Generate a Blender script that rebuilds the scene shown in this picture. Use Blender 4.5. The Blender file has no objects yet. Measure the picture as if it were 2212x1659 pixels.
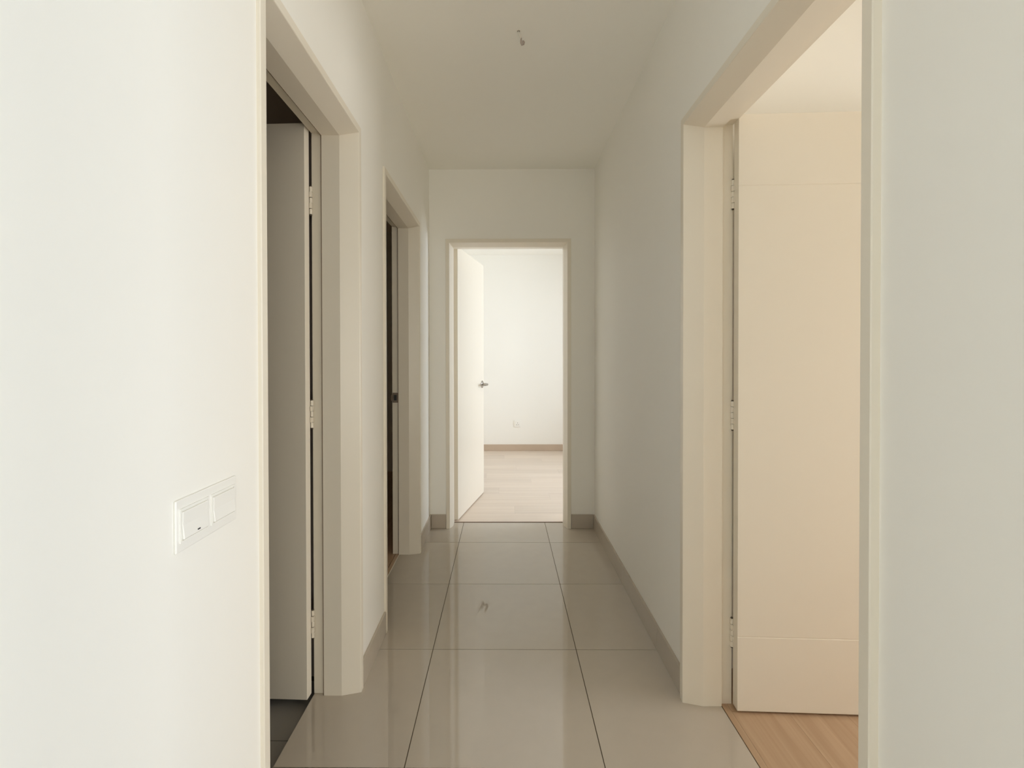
import bpy, bmesh, math, random
from mathutils import Matrix, Vector

random.seed(7)
scene = bpy.context.scene
C = scene.collection

# ------------------------------------------------------------------ camera
CAM_H = 1.2256
FPX = 1068.6                       # focal length in pixels of the 2212 wide frame
cam = bpy.data.cameras.new('camera')
cam.sensor_fit = 'HORIZONTAL'
cam.sensor_width = 36.0
cam.lens = FPX / 2212 * 36.0
cam.shift_x = (1106 - 1081.65) / 2212
cam.shift_y = (781.45 - 829.5) / 2212
cam.clip_start = 0.02
cam_o = bpy.data.objects.new('camera', cam)
C.objects.link(cam_o)
cam_o.matrix_world = (Matrix.Translation((0, 0, CAM_H)) @ Matrix.Rotation(0.0066, 4, 'Z')
                      @ Matrix.Rotation(math.pi / 2 - 0.0091, 4, 'X') @ Matrix.Rotation(-0.0016, 4, 'Z'))
scene.camera = cam_o

# ------------------------------------------------------------------ sky, daylight, exposure
world = bpy.data.worlds.new('sky')
scene.world = world
world.use_nodes = True
bg = world.node_tree.nodes['Background']
bg.inputs[0].default_value = (0.78, 0.88, 1.0, 1)
bg.inputs[1].default_value = 0.15

scene.view_settings.view_transform = 'Standard'
scene.view_settings.look = 'None'
scene.view_settings.gamma = 1.0
scene.view_settings.use_curve_mapping = False
scene.view_settings.exposure = 0.0
scene.cycles.max_bounces = 16
scene.cycles.diffuse_bounces = 12
scene.cycles.glossy_bounces = 6
scene.cycles.transparent_max_bounces = 12
scene.cycles.caustics_reflective = False
scene.cycles.caustics_refractive = False
scene.cycles.sample_clamp_indirect = 6.0
scene.cycles.use_denoising = True


def daylight(name, loc, direction, sx, sz, radiance, col):
    """daylight arriving through one window: an area light filling the opening, outside the panes"""
    l = bpy.data.lights.new(name, 'AREA')
    l.shape = 'RECTANGLE'
    l.size, l.size_y = sx, sz
    l.energy = radiance * math.pi * sx * sz
    l.color = col
    o = bpy.data.objects.new(name, l)
    C.objects.link(o)
    o.location = loc
    o.rotation_euler = Vector(direction).to_track_quat('-Z', 'Z').to_euler()
    return o


# window openings (the shell below cuts its walls to the same numbers)
LIV_Y, LIV_X = -4.2, 3.4            # living room behind the camera
W1 = (-3.3, -0.25, 0.10, 2.30)      # y0 y1 z0 z1 on the living room's side wall
MOUTH = 0.36                        # the corridor's right wall starts here
FAR_Y, FAR_X = 6.49, 3.0            # room at the end of the corridor
W2 = (3.82, 5.28, 0.40, 2.30)       # y0 y1 z0 z1
RR_X, RR_Y0, RR_Y1 = 3.4, 0.495, 1.815   # room on the right
W3 = (0.60, 1.70, 0.15, 1.85)
daylight('daylight_living_room', (LIV_X + 0.14, (W1[0] + W1[1]) / 2, (W1[2] + W1[3]) / 2), (-1, 0, 0),
         W1[1] - W1[0], W1[3] - W1[2], 10.2, (0.74, 0.86, 1.0))
W4 = (0.35, 3.1, 0.05, 2.30)        # x0 x1 z0 z1 on the rear wall, an opening added to light camera-facing surfaces
daylight('daylight_added_rear', ((W4[0] + W4[1]) / 2, LIV_Y - 0.14, (W4[2] + W4[3]) / 2), (0, 1, 0),
         W4[1] - W4[0], W4[3] - W4[2], 4.9, (0.98, 0.95, 0.86))  # added area light, lifts the jambs, leaf and end wall from behind
daylight('daylight_end_room', (FAR_X + 0.14, (W2[0] + W2[1]) / 2, (W2[2] + W2[3]) / 2), (-1, 0, 0),
         W2[1] - W2[0], W2[3] - W2[2], 17.6, (0.79, 0.88, 1.0))
daylight('daylight_right_room', (RR_X + 0.14, (W3[0] + W3[1]) / 2, (W3[2] + W3[3]) / 2), (-1, 0, 0),
         W3[1] - W3[0], W3[3] - W3[2], 15.0, (1.0, 0.98, 0.96))


# ------------------------------------------------------------------ materials
def mat(name, col, rough=0.5, spec=0.5, metal=0.0, noise=0.0, nscale=8.0, bump=0.0, bscale=300.0, rand=0.0):
    m = bpy.data.materials.new(name)
    m.use_nodes = True
    nt = m.node_tree
    p = nt.nodes['Principled BSDF']
    p.inputs['Base Color'].default_value = (*col, 1)
    p.inputs['Roughness'].default_value = rough
    p.inputs['Specular IOR Level'].default_value = spec
    p.inputs['Metallic'].default_value = metal
    tc = nt.nodes.new('ShaderNodeTexCoord')
    if noise or rand:
        hsv = nt.nodes.new('ShaderNodeHueSaturation')
        hsv.inputs['Color'].default_value = (*col, 1)
        add = nt.nodes.new('ShaderNodeMath')
        add.operation = 'MULTIPLY_ADD'
        nz = nt.nodes.new('ShaderNodeTexNoise')
        nz.inputs['Scale'].default_value = nscale
        nz.inputs['Detail'].default_value = 6
        nt.links.new(tc.outputs['Object'], nz.inputs['Vector'])
        nt.links.new(nz.outputs['Fac'], add.inputs[0])
        add.inputs[1].default_value = 2 * noise
        add.inputs[2].default_value = 1 - noise
        last = add
        if rand:
            oi = nt.nodes.new('ShaderNodeObjectInfo')
            a2 = nt.nodes.new('ShaderNodeMath')
            a2.operation = 'MULTIPLY_ADD'
            nt.links.new(oi.outputs['Random'], a2.inputs[0])
            a2.inputs[1].default_value = rand
            nt.links.new(add.outputs[0], a2.inputs[2])
            a3 = nt.nodes.new('ShaderNodeMath')
            a3.operation = 'SUBTRACT'
            nt.links.new(a2.outputs[0], a3.inputs[0])
            a3.inputs[1].default_value = rand / 2
            last = a3
        nt.links.new(last.outputs[0], hsv.inputs['Value'])
        nt.links.new(hsv.outputs[0], p.inputs['Base Color'])
    if bump:
        nb = nt.nodes.new('ShaderNodeTexNoise')
        nb.inputs['Scale'].default_value = bscale
        nb.inputs['Detail'].default_value = 3
        nt.links.new(tc.outputs['Object'], nb.inputs['Vector'])
        b = nt.nodes.new('ShaderNodeBump')
        b.inputs['Strength'].default_value = bump
        b.inputs['Distance'].default_value = 0.001
        nt.links.new(nb.outputs['Fac'], b.inputs['Height'])
        nt.links.new(b.outputs[0], p.inputs['Normal'])
    return m


def wood(name, c1, c2, along, rough=0.35):
    """laminate board: long fine streaks along one axis, each board its own tone"""
    m = bpy.data.materials.new(name)
    m.use_nodes = True
    nt = m.node_tree
    p = nt.nodes['Principled BSDF']
    p.inputs['Roughness'].default_value = rough
    tc = nt.nodes.new('ShaderNodeTexCoord')
    oi = nt.nodes.new('ShaderNodeObjectInfo')
    mp = nt.nodes.new('ShaderNodeMapping')
    mp.inputs['Scale'].default_value = (1.2, 38, 1) if along == 'x' else (38, 1.2, 1)
    off = nt.nodes.new('ShaderNodeVectorMath')
    off.operation = 'SCALE'
    off.inputs[0].default_value = (13, 7, 3)
    nt.links.new(oi.outputs['Random'], off.inputs['Scale'])
    nt.links.new(off.outputs[0], mp.inputs['Location'])
    nt.links.new(tc.outputs['Object'], mp.inputs['Vector'])
    nz = nt.nodes.new('ShaderNodeTexNoise')
    nz.inputs['Scale'].default_value = 1.0
    nz.inputs['Detail'].default_value = 7
    nz.inputs['Distortion'].default_value = 0.6
    nt.links.new(mp.outputs[0], nz.inputs['Vector'])
    cr = nt.nodes.new('ShaderNodeValToRGB')
    cr.color_ramp.elements[0].position = 0.32
    cr.color_ramp.elements[0].color = (*c1, 1)
    cr.color_ramp.elements[1].position = 0.68
    cr.color_ramp.elements[1].color = (*c2, 1)
    nt.links.new(nz.outputs['Fac'], cr.inputs[0])
    hsv = nt.nodes.new('ShaderNodeHueSaturation')
    mr = nt.nodes.new('ShaderNodeMapRange')
    mr.inputs['To Min'].default_value = 0.94
    mr.inputs['To Max'].default_value = 1.06
    nt.links.new(oi.outputs['Random'], mr.inputs['Value'])
    nt.links.new(mr.outputs[0], hsv.inputs['Value'])
    nt.links.new(cr.outputs[0], hsv.inputs['Color'])
    nt.links.new(hsv.outputs[0], p.inputs['Base Color'])
    return m


WALL = (0.89, 0.872, 0.82)
M = {
    'wall': mat('wall_paint', WALL, 0.62, 0.35, bump=0.06, bscale=220, noise=0.012, nscale=2.5),
    'ceiling': mat('ceiling_paint', (0.93, 0.915, 0.86), 0.8, 0.25, bump=0.05, bscale=260),
    'cream': mat('cream_gloss_paint', (0.80, 0.742, 0.635), 0.32, 0.5, bump=0.02, bscale=90),
    'tile': mat('polished_beige_tile', (0.50, 0.443, 0.37), 0.03, 0.95, noise=0.035, nscale=14, rand=0.03),
    'skirt': mat('skirting_tile', (0.49, 0.43, 0.355), 0.25, 0.5, noise=0.03, nscale=14, rand=0.03),
    'grout': mat('dark_grout', (0.10, 0.08, 0.055), 0.9, 0.1),
    'concrete': mat('screed', (0.35, 0.33, 0.30), 0.9, 0.1),
    'bath_tile': mat('grey_bathroom_tile', (0.24, 0.225, 0.205), 0.3, 0.4, noise=0.06, nscale=9, rand=0.05),
    'bath_wall': mat('bathroom_wall_tile', (0.42, 0.36, 0.31), 0.35, 0.4, noise=0.04, nscale=5),
    'wood_x': wood('pale_laminate_across', (0.67, 0.565, 0.475), (0.74, 0.64, 0.545), 'x'),
    'wood_y': wood('oak_laminate_lengthwise', (0.43, 0.285, 0.175), (0.53, 0.37, 0.24), 'y'),
    'wood_skirt': wood('laminate_skirting', (0.46, 0.36, 0.27), (0.54, 0.43, 0.33), 'x'),
    'brown_strip': mat('brown_threshold', (0.16, 0.09, 0.05), 0.4),
    'steel': mat('brushed_steel', (0.42, 0.39, 0.35), 0.32, 0.5, metal=1.0),
    'bronze': mat('dull_bronze_steel', (0.27, 0.22, 0.18), 0.42, 0.5, metal=1.0),
    'plastic': mat('white_plastic', (0.88, 0.865, 0.82), 0.3, 0.5),
    'dark': mat('dark_slot', (0.02, 0.02, 0.02), 0.5),
    'cable': mat('grey_white_cable', (0.72, 0.67, 0.59), 0.5),
    'cable_tip': mat('grey_brown_cable_tip', (0.42, 0.35, 0.30), 0.5),
    'alu': mat('white_aluminium', (0.75, 0.75, 0.74), 0.4, 0.5),
    'seal': mat('brown_rubber_seal', (0.20, 0.14, 0.095), 0.7, 0.2),
    'seam': mat('hinge_gap_shadow_line', (0.10, 0.085, 0.065), 0.7, 0.2),
}
g = bpy.data.materials.new('clear_glass')
g.use_nodes = True
nt = g.node_tree
nt.nodes.clear()
out = nt.nodes.new('ShaderNodeOutputMaterial')
mx = nt.nodes.new('ShaderNodeMixShader')
tr = nt.nodes.new('ShaderNodeBsdfTransparent')
gl = nt.nodes.new('ShaderNodeBsdfGlossy')
fr = nt.nodes.new('ShaderNodeFresnel')
gl.inputs['Roughness'].default_value = 0.02
nt.links.new(fr.outputs[0], mx.inputs[0])
nt.links.new(tr.outputs[0], mx.inputs[1])
nt.links.new(gl.outputs[0], mx.inputs[2])
nt.links.new(mx.outputs[0], out.inputs[0])
M['glass'] = g


# ------------------------------------------------------------------ mesh helpers
def box(bm, x0, x1, y0, y1, z0, z1):
    v = [bm.verts.new((x, y, z)) for x in (x0, x1) for y in (y0, y1) for z in (z0, z1)]
    for f in ((0, 1, 3, 2), (4, 6, 7, 5), (0, 4, 5, 1), (2, 3, 7, 6), (0, 2, 6, 4), (1, 5, 7, 3)):
        bm.faces.new([v[i] for i in f])


def prism(bm, poly, z0, z1, fn=lambda a, b, c: (a, b, c)):
    """extrude a 2-D outline from z0 to z1; fn maps (a, b, c) into space"""
    lo = [bm.verts.new(fn(a, b, z0)) for a, b in poly]
    hi = [bm.verts.new(fn(a, b, z1)) for a, b in poly]
    n = len(poly)
    bm.faces.new(lo[::-1])
    bm.faces.new(hi)
    for i in range(n):
        bm.faces.new((lo[i], lo[(i + 1) % n], hi[(i + 1) % n], hi[i]))


def cyl(bm, p0, p1, r, n=16, r1=None):
    p0, p1 = Vector(p0), Vector(p1)
    d = (p1 - p0).normalized()
    a = d.orthogonal().normalized()
    b = d.cross(a)
    r1 = r if r1 is None else r1
    A = [bm.verts.new(p0 + (a * math.cos(t) + b * math.sin(t)) * r) for t in [2 * math.pi * k / n for k in range(n)]]
    B = [bm.verts.new(p1 + (a * math.cos(t) + b * math.sin(t)) * r1) for t in [2 * math.pi * k / n for k in range(n)]]
    bm.faces.new(A[::-1])
    bm.faces.new(B)
    for i in range(n):
        bm.faces.new((A[i], A[(i + 1) % n], B[(i + 1) % n], B[i]))


def tube(bm, pts, r, n=10):
    """a round bar through a row of points"""
    pts = [Vector(p) for p in pts]
    rings = []
    up = None
    for i, p in enumerate(pts):
        d = (pts[min(i + 1, len(pts) - 1)] - pts[max(i - 1, 0)]).normalized()
        if up is None:
            up = d.orthogonal().normalized()
        up = (up - d * up.dot(d)).normalized()
        b = d.cross(up)
        rr = r[i] if isinstance(r, (list, tuple)) else r
        rings.append([bm.verts.new(p + (up * math.cos(2 * math.pi * k / n) + b * math.sin(2 * math.pi * k / n)) * rr)
                      for k in range(n)])
    for A, B in zip(rings, rings[1:]):
        for i in range(n):
            bm.faces.new((A[i], A[(i + 1) % n], B[(i + 1) % n], B[i]))
    bm.faces.new(rings[0][::-1])
    bm.faces.new(rings[-1])


def obj(name, bm, m, parent=None, bevel=0.0, seg=2, smooth=False):
    bmesh.ops.recalc_face_normals(bm, faces=bm.faces)
    me = bpy.data.meshes.new(name)
    bm.to_mesh(me)
    bm.free()
    me.materials.append(M[m])
    if smooth:
        for p in me.polygons:
            p.use_smooth = True
    o = bpy.data.objects.new(name, me)
    C.objects.link(o)
    if parent is not None:
        o.parent = parent
    if bevel:
        b = o.modifiers.new('bevel', 'BEVEL')
        b.width, b.segments, b.limit_method, b.angle_limit = bevel, seg, 'ANGLE', math.radians(40)
    return o


def solid(name, m, parent, *boxes, bevel=0.0):
    bm = bmesh.new()
    for b in boxes:
        box(bm, *b)
    return obj(name, bm, m, parent, bevel)


def empty(name, loc=(0, 0, 0), rz=0.0, parent=None):
    o = bpy.data.objects.new(name, None)
    o.empty_display_size = 0.1
    C.objects.link(o)
    o.location = loc
    o.rotation_euler = (0, 0, rz)
    if parent is not None:
        o.parent = parent
    return o


def tag(o, label, cat, group=None, kind=None):
    o['label'], o['category'] = label, cat
    if group:
        o['group'] = group
    if kind:
        o['kind'] = kind
    return o


def struct(o, label, cat):
    return tag(o, label, cat, kind='structure')


# ------------------------------------------------------------------ the shell
XL, XR, YB, HC = -0.5325, 0.6458, 3.5378, 2.5656     # corridor wall faces, end wall, ceiling height
TL, TR, TB = 0.144, 0.140, 0.139                     # wall thickness
ZB = -0.03
PROUD = 0.009
FL, FR, FB = XL + PROUD, XR - 0.0155, YB - 0.016     # corridor faces of the door frames
HEAD = 2.041                                         # height of the frame heads
D1 = (1.0948, 1.7960)      # bathroom door, along y
D2 = (2.2067, 3.0760)      # dark room door, along y
D3 = (0.8810, 1.7467)      # right room door, along y
D4 = (-0.3883, 0.4511)     # end room door, along x
CUT = 0.023                # the wall opening is wider than the frame's inner edge by this


def wall_with_openings(name, axis, t0, t1, s0, s1, openings, label, m='wall'):
    """a slab from s0 to s1 (along the wall) and t0 to t1 (through it), cut by (a, b, z0, z1)"""
    bm = bmesh.new()

    def b(a0, a1, z0, z1):
        if a1 - a0 < 1e-6 or z1 - z0 < 1e-6:
            return
        if axis == 'y':
            box(bm, t0, t1, a0, a1, z0, z1)
        else:
            box(bm, a0, a1, t0, t1, z0, z1)
    pos = s0
    for a, c, z0, z1 in sorted(openings):
        b(pos, a, ZB, HC)
        b(a, c, z1, HC)
        b(a, c, ZB, z0)
        pos = c
    b(pos, s1, ZB, HC)
    bmesh.ops.remove_doubles(bm, verts=bm.verts, dist=1e-5)
    return struct(obj(name, bm, m), label, 'wall')


def hole(d):
    return (d[0] - CUT, d[1] + CUT, ZB, HEAD + CUT)


wall_with_openings('wall_left', 'y', XL - TL, XL, LIV_Y, YB, [hole(D1), hole(D2)],
                   'off-white plastered corridor wall with two doorways and a switch plate')
wall_with_openings('wall_right', 'y', XR, XR + TR, MOUTH, YB, [hole(D3)],
                   'off-white plastered corridor wall with one wide doorway to the warm lit room')
wall_with_openings('wall_back', 'x', YB, YB + TB, -0.80, FAR_X, [hole(D4)],
                   'off-white end wall of the corridor around the bright doorway')
# end room
wall_with_openings('wall_far', 'x', FAR_Y, FAR_Y + 0.15, -0.80, FAR_X + 0.15, [],
                   'bright white wall with a socket seen through the end doorway')
wall_with_openings('wall_far_left', 'y', -0.80, -0.6765, YB + TB, FAR_Y, [],
                   'white side wall behind the open door of the end room')
wall_with_openings('wall_far_right', 'y', FAR_X, FAR_X + 0.12, YB, FAR_Y, [(W2[0], W2[1], W2[2], W2[3])],
                   'white window wall of the end room')
# right room
wall_with_openings('wall_right_room_back', 'x', RR_Y1, RR_Y1 + 0.1, XR + TR, RR_X + 0.12, [],
                   'cream lit wall directly behind the grooved open door')
wall_with_openings('wall_right_room_side', 'y', RR_X, RR_X + 0.12, RR_Y0, RR_Y1, [(W3[0], W3[1], W3[2], W3[3])],
                   'window wall of the warm lit room')
wall_with_openings('wall_right_room_front', 'x', MOUTH, RR_Y0, XR + TR, RR_X + 0.12, [],
                   'wall between the living room and the warm lit room')
# living room behind the camera
wall_with_openings('wall_living_side', 'y', LIV_X, LIV_X + 0.12, LIV_Y, MOUTH, [W1],
                   'living room side wall with a wide glazed opening')
wall_with_openings('wall_living_front', 'x', LIV_Y - 0.12, LIV_Y, XL - TL, LIV_X + 0.12, [W4],
                   'rear wall of the living room with an added window opening')
# bathroom and dark room on the left
wall_with_openings('wall_bathroom_back', 'x', 1.92, 2.02, -2.6, XL - TL, [],
                   'dark tiled wall behind the bathroom door', 'bath_wall')
wall_with_openings('wall_bathroom_side', 'y', -2.7, -2.6, 0.2, 5.4, [],
                   'dark tiled side wall of the bathroom', 'bath_wall')
wall_with_openings('wall_bathroom_front', 'x', 0.2, 0.3, -2.6, XL - TL, [],
                   'dark tiled near wall of the bathroom', 'bath_wall')
wall_with_openings('wall_dark_room_back', 'x', 5.3, 5.4, -2.6, -0.80, [],
                   'unlit back wall of the dark room')

bm = bmesh.new()
box(bm, -2.8, 3.6, LIV_Y - 0.2, FAR_Y + 0.2, HC, HC + 0.12)
struct(obj('ceiling', bm, 'ceiling'), 'flat off-white corridor ceiling with a cable end hanging from it', 'ceiling')

# ------------------------------------------------------------------ floors
J = 0.0015
bm = bmesh.new()
box(bm, -2.8, 3.6, LIV_Y - 0.2, FAR_Y + 0.2, -0.16, -0.032)
struct(obj('floor_slab', bm, 'concrete'), 'bare concrete slab underneath the floor coverings', 'floor')

# corridor: polished tiles 600 x 600 on a bed of dark grout
X_BATH, X_DARK, X_RIGHT, Y_END = -0.6930, -0.6500, 0.7605, 3.6570
bm = bmesh.new()
box(bm, XL, XR, -0.4, YB, -0.032, -0.0015)
for x0, x1, d in ((X_BATH, XL, D1), (X_DARK, XL, D2), (XR, X_RIGHT, D3)):
    box(bm, x0, x1, d[0] - CUT, d[1] + CUT, -0.032, -0.0015)
box(bm, D4[0] - CUT, D4[1] + CUT, YB, Y_END, -0.032, -0.0015)
floor = struct(obj('floor', bm, 'grout'), 'polished beige floor tiles with dark joints along the corridor', 'floor')

cols = [(XL, -0.2997), (-0.2997, 0.3003), (0.3003, XR)]
row = 3.2639 + 0.6
while row > -0.35:
    y1, y0 = row, row - 0.6
    row -= 0.6
    for ci, (x0, x1) in enumerate(cols):
        a0 = x0 + (J if ci else 0)
        a1 = x1 - (J if ci < 2 else 0)
        b0, b1 = max(y0 + J * 0.95, -0.4), y1 - J * 0.95
        poly = None
        if b1 > YB:                      # last row: cut round the end wall and its doorway
            c0, c1 = max(a0, D4[0] - CUT), min(a1, D4[1] + CUT)
            poly = [(a0, b0), (a1, b0), (a1, YB)]
            if c1 < a1 - 1e-6:
                poly += [(c1, YB)]
            poly += [(c1, Y_END), (c0, Y_END)]
            if c0 > a0 + 1e-6:
                poly += [(c0, YB)]
            poly += [(a0, YB)]
            poly = [p for i, p in enumerate(poly) if i == 0 or p != poly[i - 1]]
        else:
            side = {0: [(D1, X_BATH), (D2, X_DARK)], 2: [(D3, X_RIGHT)]}.get(ci, [])
            cuts = []
            for d, xe in side:
                e0, e1 = max(b0, d[0] - CUT), min(b1, d[1] + CUT)
                if e1 - e0 > 0.002:
                    cuts.append((e0, e1, xe))
            poly = [(a0, b0), (a1, b0), (a1, b1), (a0, b1)]
            if cuts and ci == 2:
                poly = [(a0, b0), (a1, b0)]
                for e0, e1, xe in cuts:
                    poly += [(a1, e0), (xe, e0), (xe, e1), (a1, e1)]
                poly += [(a1, b1), (a0, b1)]
            elif cuts:
                poly = [(a1, b0), (a1, b1), (a0, b1)]
                for e0, e1, xe in sorted(cuts, reverse=True):
                    poly += [(a0, e1), (xe, e1), (xe, e0), (a0, e0)]
                poly += [(a0, b0)]
        clean = []
        for p in poly:
            if not clean or (abs(p[0] - clean[-1][0]) + abs(p[1] - clean[-1][1])) > 1e-6:
                clean.append(p)
        if abs(clean[0][0] - clean[-1][0]) + abs(clean[0][1] - clean[-1][1]) < 1e-6:
            clean.pop()
        bm = bmesh.new()
        prism(bm, clean, -0.0015, 0.0)
        obj('floor_tile', bm, 'tile', floor)

# living room floor (behind the camera, out of sight)
bm = bmesh.new()
box(bm, XL, LIV_X, LIV_Y, -0.4, -0.032, 0.0)
struct(obj('floor_living', bm, 'tile'), 'polished beige floor of the living room', 'floor')


def boards(parent, x0, x1, y0, y1, along, w, length, m, top=0.0):
    """laminate boards with hairline joints, staggered row by row; boards of one size share a mesh"""
    cache = {}
    s0, s1, t0, t1 = (x0, x1, y0, y1) if along == 'x' else (y0, y1, x0, x1)
    k, t = 0, t0
    while t < t1 - 0.005:
        te = min(t + w, t1)
        s = s0 - (length * ((k * 0.37) % 1.0))
        while s < s1:
            a, b = max(s, s0), min(s + length, s1)
            s += length
            if b - a < 0.02:
                continue
            key = (round(b - a, 4), round(te - t, 4))
            if key not in cache:
                bm = bmesh.new()
                l, ww = key[0] - 0.0006, key[1] - 0.0006
                if along == 'x':
                    box(bm, 0, l, 0, ww, -0.010, 0)
                else:
                    box(bm, 0, ww, 0, l, -0.010, 0)
                o = obj('board', bm, m, parent)
                cache[key] = o.data
            else:
                o = bpy.data.objects.new('board', cache[key])
                C.objects.link(o)
                o.parent = parent
            o.location = (a, t, top) if along == 'x' else (t, a, top)
        t = te
        k += 1


fl = struct(solid('floor_end_room', 'concrete', None, (-0.6765, FAR_X, YB + TB, FAR_Y, -0.032, -0.010),
                  (D4[0] - CUT, D4[1] + CUT, Y_END, YB + TB, -0.032, -0.010)),
            'pale laminate floor running crosswise in the bright end room', 'floor')
boards(fl, -0.6765, FAR_X, YB + TB, FAR_Y, 'x', 0.192, 1.21, 'wood_x')
solid('board', 'wood_x', fl, (D4[0] - CUT, D4[1] + CUT, Y_END + 0.012, YB + TB - 0.0006, -0.010, 0.0))
fr_ = struct(solid('floor_right_room', 'concrete', None, (XR + TR, RR_X, RR_Y0, RR_Y1, -0.032, -0.010),
                   (X_RIGHT, XR + TR, D3[0] - CUT, D3[1] + CUT, -0.032, -0.010)),
             'oak laminate floor of the warm lit room beside the corridor', 'floor')
boards(fr_, XR + TR, RR_X, RR_Y0, RR_Y1, 'y', 0.192, 1.21, 'wood_y')
solid('board', 'wood_y', fr_, (X_RIGHT + 0.003, XR + TR - 0.0006, D3[0] - CUT, D3[1] + CUT, -0.010, 0.0))
fd = struct(solid('floor_dark_room', 'concrete', None, (-2.6, XL - TL, 2.02, 5.3, -0.032, -0.010),
                  (XL - TL, X_DARK, D2[0] - CUT, D2[1] + CUT, -0.032, -0.010)),
            'brown laminate floor of the unlit room', 'floor')
boards(fd, -2.6, XL - TL, 2.02, 5.3, 'y', 0.192, 1.21, 'wood_y')
solid('board', 'wood_y', fd, (XL - TL + 0.0006, X_DARK - 0.006, D2[0] - CUT, D2[1] + CUT, -0.010, 0.0))
fb = struct(solid('floor_bathroom', 'grout', None, (-2.6, X_BATH, 0.3, 1.92, -0.032, -0.0218)),
            'dark grey tiled bathroom floor one small step below the corridor', 'floor')
bx = X_BATH
while bx > -2.6:
    by = 1.592 + 0.3
    while by > 0.3:
        solid('bathroom_floor_tile', 'bath_tile', fb,
              (max(bx - 0.3, -2.6) + 0.0015, bx - 0.0005, max(by - 0.3, 0.3) + 0.0015, by - 0.0015, -0.0218, -0.020))
        by -= 0.3
    bx -= 0.3

struct(solid('trim_1', 'brown_strip', None, (D4[0] + 0.02, D4[1] - 0.02, Y_END + 0.0005, Y_END + 0.0115, -0.010, 0.003),
             bevel=0.001), 'thin dark brown strip between corridor tiles and pale laminate at the end doorway', 'threshold')
struct(solid('trim_2', 'cream', None, (X_DARK - 0.0055, X_DARK - 0.0005, D2[0] + 0.02, D2[1] - 0.02, -0.010, 0.002),
             bevel=0.0008), 'narrow pale edging strip at the doorway of the dark room', 'threshold')

# ------------------------------------------------------------------ skirting
SK, SH = 0.009, 0.100


def skirting(name, axis, face, out_, s0, s1, label, joints):
    """tiled skirting: one piece per floor tile, s0..s1 along the wall, standing out_ (+1/-1) from face"""
    t = empty(name, (face, s0, 0) if axis == 'y' else (s0, face, 0))
    struct(t, label, 'skirting')
    edges = [s0] + [j for j in joints if s0 + 0.01 < j < s1 - 0.01] + [s1]
    for a, b in zip(edges, edges[1:]):
        a_, b_ = a - s0 + 0.0006, b - s0 - 0.0006
        lo, hi = sorted((0.0, out_ * SK))
        bx_ = (lo, hi, a_, b_, 0.0005, SH) if axis == 'y' else (a_, b_, lo, hi, 0.0005, SH)
        solid('skirting_tile', 'skirt', t, bx_, bevel=0.0008)
    return t


yj = sorted(3.2639 - 0.6 * k for k in range(8))
xj = [-0.2997, 0.3003]
PO = 0.029                         # how far the frame reaches over the wall beside the opening
skirting('baseboard_left', 'y', XL, 1, D1[1] + PO, D2[0] - PO, 'beige tile skirting between the two left doorways', yj)
skirting('baseboard_left_end', 'y', XL, 1, D2[1] + PO, YB - 0.0005, 'short beige tile skirting beside the dark room doorway', yj)
skirting('baseboard_left_near', 'y', XL, 1, -0.4, D1[0] - PO, 'beige tile skirting below the switch plate', yj)
skirting('baseboard_right', 'y', XR, -1, D3[1] + PO, YB - 0.0005, 'long beige tile skirting along the right corridor wall', yj)
skirting('baseboard_right_near', 'y', XR, -1, MOUTH, D3[0] - PO, 'beige tile skirting on the near right corridor wall', yj)
skirting('baseboard_back_left', 'x', YB, -1, XL + SK + 0.0005, D4[0] - PO, 'small beige skirting tile left of the end doorway', [])
skirting('baseboard_back_right', 'x', YB, -1, D4[1] + PO, XR - SK - 0.0005, 'small beige skirting tile right of the end doorway', [])
struct(solid('baseboard_far', 'wood_skirt', None, (-0.6765, FAR_X, FAR_Y - 0.012, FAR_Y, 0.0005, 0.082), bevel=0.002),
       'pale wood skirting below the socket in the end room', 'skirting')
struct(solid('baseboard_far_left', 'wood_skirt', None, (-0.6765, -0.6645, YB + TB, FAR_Y - 0.0125, 0.0005, 0.082), bevel=0.002),
       'pale wood skirting behind the open end room door', 'skirting')
struct(solid('baseboard_right_room', 'wood_skirt', None, (XR + TR + 0.03, RR_X, RR_Y1 - 0.012, RR_Y1, 0.0005, 0.082), bevel=0.002),
       'wood skirting behind the grooved open door', 'skirting')

# ------------------------------------------------------------------ door frames
# (depth from the corridor face, offset into the opening)
PROFILE = [(0.0185, -0.028), (0.002, -0.0265), (0.0, -0.0245), (0.0, -0.0015), (0.0015, 0.0), (0.066, 0.0185), (0.131, 0.018),
           (0.131, 0.0045), (0.1715, 0.0045), (0.1715, -0.028), (0.158, -0.028), (0.153, -0.0225), (0.019, -0.0225)]
SEAL = [(0.131, 0.0075), (0.131, 0.0165), (0.1340, 0.0165), (0.1340, 0.0075)]


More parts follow.
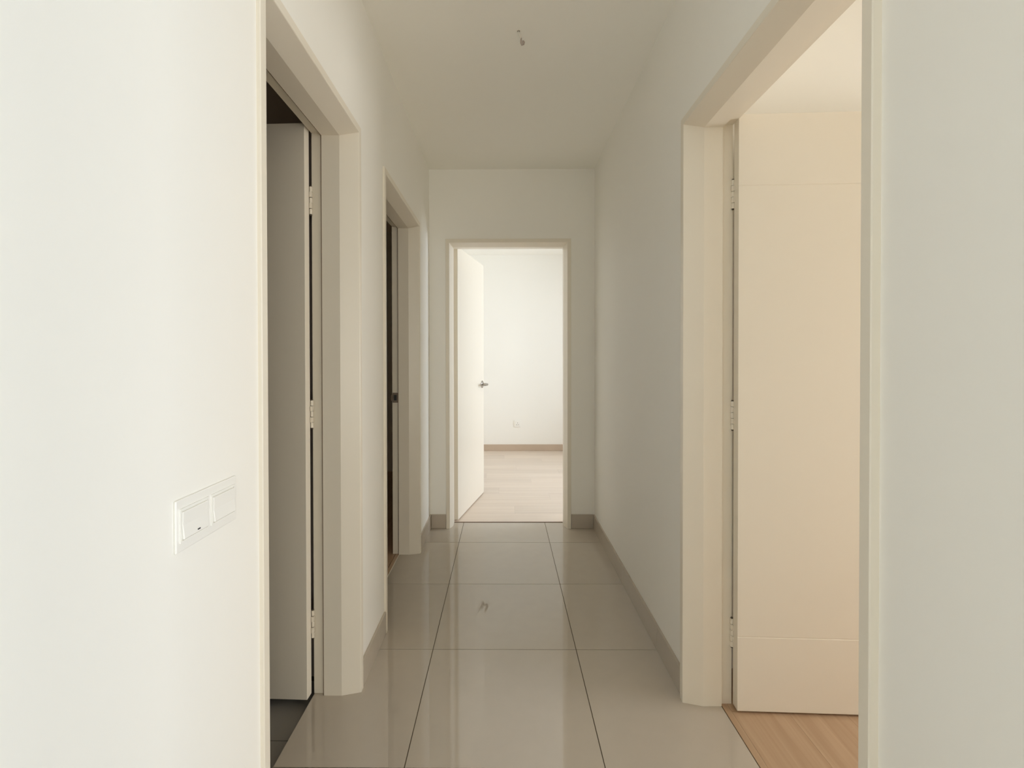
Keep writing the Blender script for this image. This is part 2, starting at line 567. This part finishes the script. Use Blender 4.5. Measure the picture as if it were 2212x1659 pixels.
def door_frame(parent, d, mapping, seal=False):
    s0, s1 = d

    def run(name, stations, prof=PROFILE, m='cream'):
        bm = bmesh.new()
        rings = [[bm.verts.new(mapping(*st(dd, oo))) for dd, oo in prof] for st in stations]
        n = len(prof)
        for A, B in zip(rings, rings[1:]):
            for i in range(n):
                bm.faces.new((A[i], A[(i + 1) % n], B[(i + 1) % n], B[i]))
        bm.faces.new(rings[0][::-1])
        bm.faces.new(rings[-1])
        return obj(name, bm, m, parent)
    run('jamb', [lambda dd, oo: (s0 + oo, dd, 0.0003), lambda dd, oo: (s0 + oo, dd, HEAD - oo)])
    run('jamb', [lambda dd, oo: (s1 - oo, dd, 0.0003), lambda dd, oo: (s1 - oo, dd, HEAD - oo)])
    run('frame_head', [lambda dd, oo: (s0 + oo, dd, HEAD - oo), lambda dd, oo: (s1 - oo, dd, HEAD - oo)])
    if seal:
        run('seal_strip', [lambda dd, oo: (s0 + oo, dd, 0.0003), lambda dd, oo: (s0 + oo, dd, HEAD - oo),
                           lambda dd, oo: (s1 - oo, dd, HEAD - oo), lambda dd, oo: (s1 - oo, dd, 0.0003)], SEAL, 'seal')


LEAF_T, LEAF_Z0, LEAF_Z1 = 0.037, 0.008, 2.051


def lever_handle(leaf, x, z, sg):
    """sg +1: leaf thickness runs to +y. one lever on each face, pointing to the hinges"""
    for face, n in ((0.0, -sg), (sg * LEAF_T, sg)):
        h = bmesh.new()
        cyl(h, (x, face, z), (x, face + n * 0.004, z), 0.0325, 28)
        cyl(h, (x, face + n * 0.004, z), (x, face + n * 0.010, z), 0.0325, 28, 0.025)
        pts = [(x, face + n * 0.009, z), (x, face + n * 0.036, z), (x - 0.003, face + n * 0.045, z),
               (x - 0.012, face + n * 0.050, z), (x - 0.06, face + n * 0.052, z), (x - 0.118, face + n * 0.052, z)]
        tube(h, pts, [0.0105, 0.0105, 0.0105, 0.0105, 0.010, 0.009], 14)
        obj('lever_handle', h, 'steel', leaf)


def hinge(parent, pin, z, ang, sg):
    """butt hinge: five knuckles on a pin"""
    t = empty('hinge', (pin[0], pin[1], z), ang, parent)
    for k in range(5):
        bm = bmesh.new()
        h0, h1 = -0.050 + 0.020 * k + 0.0007, -0.050 + 0.020 * (k + 1) - 0.0007
        cyl(bm, (0, 0, h0), (0, 0, h1), 0.0058, 14)
        # the knuckle's wing runs to the leaf or to the frame in turn
        if k % 2:
            box(bm, -0.0018, 0.0052, -0.011, 0.0, h0, h1)
        else:
            box(bm, -0.0052, 0.0018, 0.0, 0.009, h0, h1)
        obj('knuckle', bm, 'cream', t)
    bm = bmesh.new()
    cyl(bm, (0, 0, -0.0535), (0, 0, 0.0535), 0.0036, 10)
    obj('hinge_pin', bm, 'seam', t)
    return t


def leaf(parent, corner, ang, w, sg, grooves=()):
    """corner: foot of the hinge edge on the face towards the corridor side; sg: side the thickness runs to"""
    e = (0.0035, 0.002)
    prof = []
    zs = sorted(grooves)
    front = [(0.0, LEAF_Z0)]
    for gz in zs:
        front += [(0.0, gz - e[0] / 2), (e[1], gz), (0.0, gz + e[0] / 2)]
    front += [(0.0, LEAF_Z1)]
    back = [(LEAF_T - t, z) for t, z in reversed(front)]
    prof = front + back
    bm = bmesh.new()
    prism(bm, prof, 0.0, w, lambda t, z, x: (x, sg * t, z))
    o = obj('door_leaf', bm, 'cream', parent, bevel=0.0012)
    o.location = (corner[0], corner[1], 0)
    o.rotation_euler = (0, 0, ang)
    lever_handle(o, w - 0.062, 0.985, sg)
    solid('latch_plate', 'steel', o, (w - 0.0005, w + 0.0012, *sorted((sg * 0.007, sg * 0.030)), 0.93, 1.04))
    return o


HZ = (0.257, 1.021, 1.792)

# bathroom door, left
d1 = struct(empty('door_1', (0, 0, 0)), 'cream door swung open into the dark bathroom', 'door')
door_frame(d1, D1, lambda s, d, z: (FL - d, s, z), True)
leaf(d1, (-0.7015, 1.7430), math.radians(180 - 2.2), 0.685, -1)
for z in HZ:
    hinge(d1, (-0.6965, 1.7870), z, 0.0, 1)

# dark room door, left
d2 = struct(empty('door_2', (0, 0, 0)), 'cream door frame with a dull strike plate opening onto a dark room', 'door')
door_frame(d2, D2, lambda s, d, z: (FL - d, s, z), True)
leaf(d2, (-0.7015, 2.2600), math.radians(180 + 14), 0.850, 1)
for z in HZ:
    hinge(d2, (-0.6970, 2.2145), z, math.pi, 1)
bm = bmesh.new()
ys = D2[1] - 0.0045
xa, xb = FL - 0.1695, FL - 0.1335
box(bm, xa, xb, ys - 0.0016, ys, 0.944, 0.958)
box(bm, xa, xb, ys - 0.0016, ys, 0.992, 1.006)
box(bm, xa, xa + 0.007, ys - 0.0016, ys, 0.958, 0.992)
box(bm, xb - 0.011, xb, ys - 0.0016, ys, 0.958, 0.992)
box(bm, xa - 0.010, xa, ys - 0.0016, ys + 0.001, 0.955, 0.995)
sp = obj('strike_plate', bm, 'bronze', d2)
sp['label'] = 'dull bronze strike plate'
solid('latch_hole', 'dark', d2, (xa + 0.007, xb - 0.011, ys - 0.0006, ys - 0.0001, 0.958, 0.992))

# right room door
d3 = struct(empty('door_3', (0, 0, 0)), 'cream grooved door standing open in the warm lit room', 'door')
door_frame(d3, D3, lambda s, d, z: (FR + d, s, z))
leaf(d3, (0.8000, 1.6950), math.radians(-2.4), 0.840, 1, grooves=(0.264, 1.810))
for z in HZ:
    hinge(d3, (0.8000, 1.7365), z, 0.0, 1)

# end room door
d4 = struct(empty('door_4', (0, 0, 0)), 'white lit door with a steel lever open into the bright end room', 'door')
door_frame(d4, D4, lambda s, d, z: (s, FB + d, z))
lf = leaf(d4, (-0.3450, 3.6900), math.radians(78.2), 0.790, 1)
for z in HZ:
    hinge(d4, (-0.3870, 3.7000), z, math.radians(90), 1)
    solid('hinge_plate', 'cream', lf, (-0.0012, 0.0, 0.006, 0.033, z - 0.05, z + 0.05))

# ------------------------------------------------------------------ windows
def window(name, axis, wall, out_, a0, a1, z0, z1, n, label):
    t = struct(empty(name, (0, 0, 0)), label, 'window')
    f = 0.05

    def pt(s0, s1, d0, d1, za, zb):
        d0, d1 = sorted((wall + out_ * d0, wall + out_ * d1))
        return (s0, s1, d0, d1, za, zb) if axis == 'x' else (d0, d1, s0, s1, za, zb)
    solid('window_frame', 'alu', t, pt(a0, a1, 0.03, 0.09, z0, z0 + f), pt(a0, a1, 0.03, 0.09, z1 - f, z1),
          pt(a0, a0 + f, 0.03, 0.09, z0 + f, z1 - f), pt(a1 - f, a1, 0.03, 0.09, z0 + f, z1 - f))
    w = (a1 - a0 - 2 * f) / n
    for k in range(n):
        s = a0 + f + k * w
        if k:
            solid('mullion', 'alu', t, pt(s - 0.02, s + 0.02, 0.035, 0.085, z0 + f, z1 - f))
        solid('pane', 'glass', t, pt(s + (0.02 if k else 0), s + w - (0.02 if k < n - 1 else 0), 0.058, 0.062, z0 + f, z1 - f))


window('window_1', 'y', LIV_X, 1, *W1, 3, 'wide sliding glass window of the living room')
window('added_window_4', 'x', LIV_Y, -1, *W4, 3, 'wide sliding window added behind the camera for light into the corridor')
window('window_2', 'y', FAR_X, 1, *W2, 3, 'wide window lighting the end room')
window('window_3', 'y', RR_X, 1, *W3, 2, 'window lighting the room beside the corridor')

# ------------------------------------------------------------------ twin light switch on the left wall
SY0, SY1, SZ0, SZ1 = 0.790, 0.970, 0.9080, 0.9940
sw = tag(empty('light_switch', (XL, (SY0 + SY1) / 2, (SZ0 + SZ1) / 2)),
         'white twin rocker light switch plate on the near left wall', 'light switch')
hy, hz = (SY1 - SY0) / 2, (SZ1 - SZ0) / 2
bm = bmesh.new()
prism(bm, [(-hy, -hz), (hy, -hz), (hy, hz), (-hy, hz)], 0.0, 0.0045, lambda a, b, c: (c, a, b))
obj('plate', bm, 'plastic', sw, bevel=0.003, seg=3)
for cy in (-0.0435, 0.0425):
    bm = bmesh.new()
    # a raised bezel round each rocker
    o0, o1, q0, q1 = -0.0385, 0.0385, -0.028, 0.028
    for a in ((o0, -0.0355, q0, q1), (0.0355, o1, q0, q1), (-0.0355, 0.0355, q0, -0.0245), (-0.0355, 0.0355, 0.0245, q1)):
        box(bm, 0.0035, 0.0068, cy + a[0], cy + a[1], a[2], a[3])
    obj('bezel', bm, 'plastic', sw)
    bm = bmesh.new()
    prism(bm, [(0.0035, -0.0225), (0.0105, -0.0225), (0.0078, 0.0), (0.0085, 0.0225), (0.0035, 0.0225)],
          cy - 0.0345, cy + 0.0345, lambda a, b, c: (a, c, b))
    rk = obj('rocker', bm, 'plastic', sw, bevel=0.0012)
    if cy < 0:
        solid('indicator_slot', 'dark', rk, (0.0088, 0.0103, cy + 0.001, cy + 0.0085, -0.0190, -0.0168))

# ------------------------------------------------------------------ socket in the end room
so = tag(empty('wall_socket', (0.177, FAR_Y, 0.352)), 'small white power socket on the bright wall above the pale skirting', 'socket')
bm = bmesh.new()
box(bm, -0.0445, 0.0445, -0.010, 0.0, -0.0445, 0.0445)
obj('plate', bm, 'plastic', so, bevel=0.003)
bm = bmesh.new()
box(bm, -0.030, 0.030, -0.0125, -0.0095, -0.030, 0.030)
obj('socket_face', bm, 'plastic', so, bevel=0.002)
for x, z, w, h in ((0.0, 0.012, 0.005, 0.010), (-0.0115, -0.011, 0.009, 0.005), (0.0115, -0.011, 0.009, 0.005)):
    solid('pin_hole', 'dark', so, (x - w / 2, x + w / 2, -0.0131, -0.0122, z - h / 2, z + h / 2))

# ------------------------------------------------------------------ cable end hanging from the ceiling
cx, cy = 0.062, 2.045
hk = tag(empty('ceiling_cable', (cx, cy, HC)), 'short pale cable end with a bent tip hanging from the corridor ceiling', 'cable')
bm = bmesh.new()
n = 20
ra, rb = 0.0075, 0.0055
A = [bm.verts.new((ra * math.cos(t), ra * math.sin(t), 0)) for t in [2 * math.pi * k / n for k in range(n)]]
B = [bm.verts.new((rb * math.cos(t), rb * math.sin(t), -0.0015)) for t in [2 * math.pi * k / n for k in range(n)]]
for i in range(n):
    bm.faces.new((A[i], A[(i + 1) % n], B[(i + 1) % n], B[i]))
obj('hole_rim', bm, 'cable', hk)
bm = bmesh.new()
cyl(bm, (0, 0, -0.0002), (0, 0, -0.0012), 0.0052, 18)
obj('cable_hole', bm, 'seam', hk)
bm = bmesh.new()
tube(bm, [(0, 0, 0), (0.001, -0.001, -0.008), (0.004, -0.002, -0.018), (0.008, -0.004, -0.027), (0.011, -0.004, -0.034)], 0.0032, 10)
obj('cable', bm, 'cable', hk, smooth=True)
bm = bmesh.new()
tube(bm, [(0.011, -0.004, -0.031), (0.010, -0.004, -0.040), (0.0105, -0.004, -0.050), (0.014, -0.004, -0.057),
          (0.019, -0.003, -0.054), (0.021, -0.002, -0.047), (0.018, -0.002, -0.041)],
     [0.003, 0.0038, 0.0046, 0.0056, 0.0056, 0.0050, 0.003], 10)
obj('bent_tip', bm, 'cable_tip', hk, smooth=True)
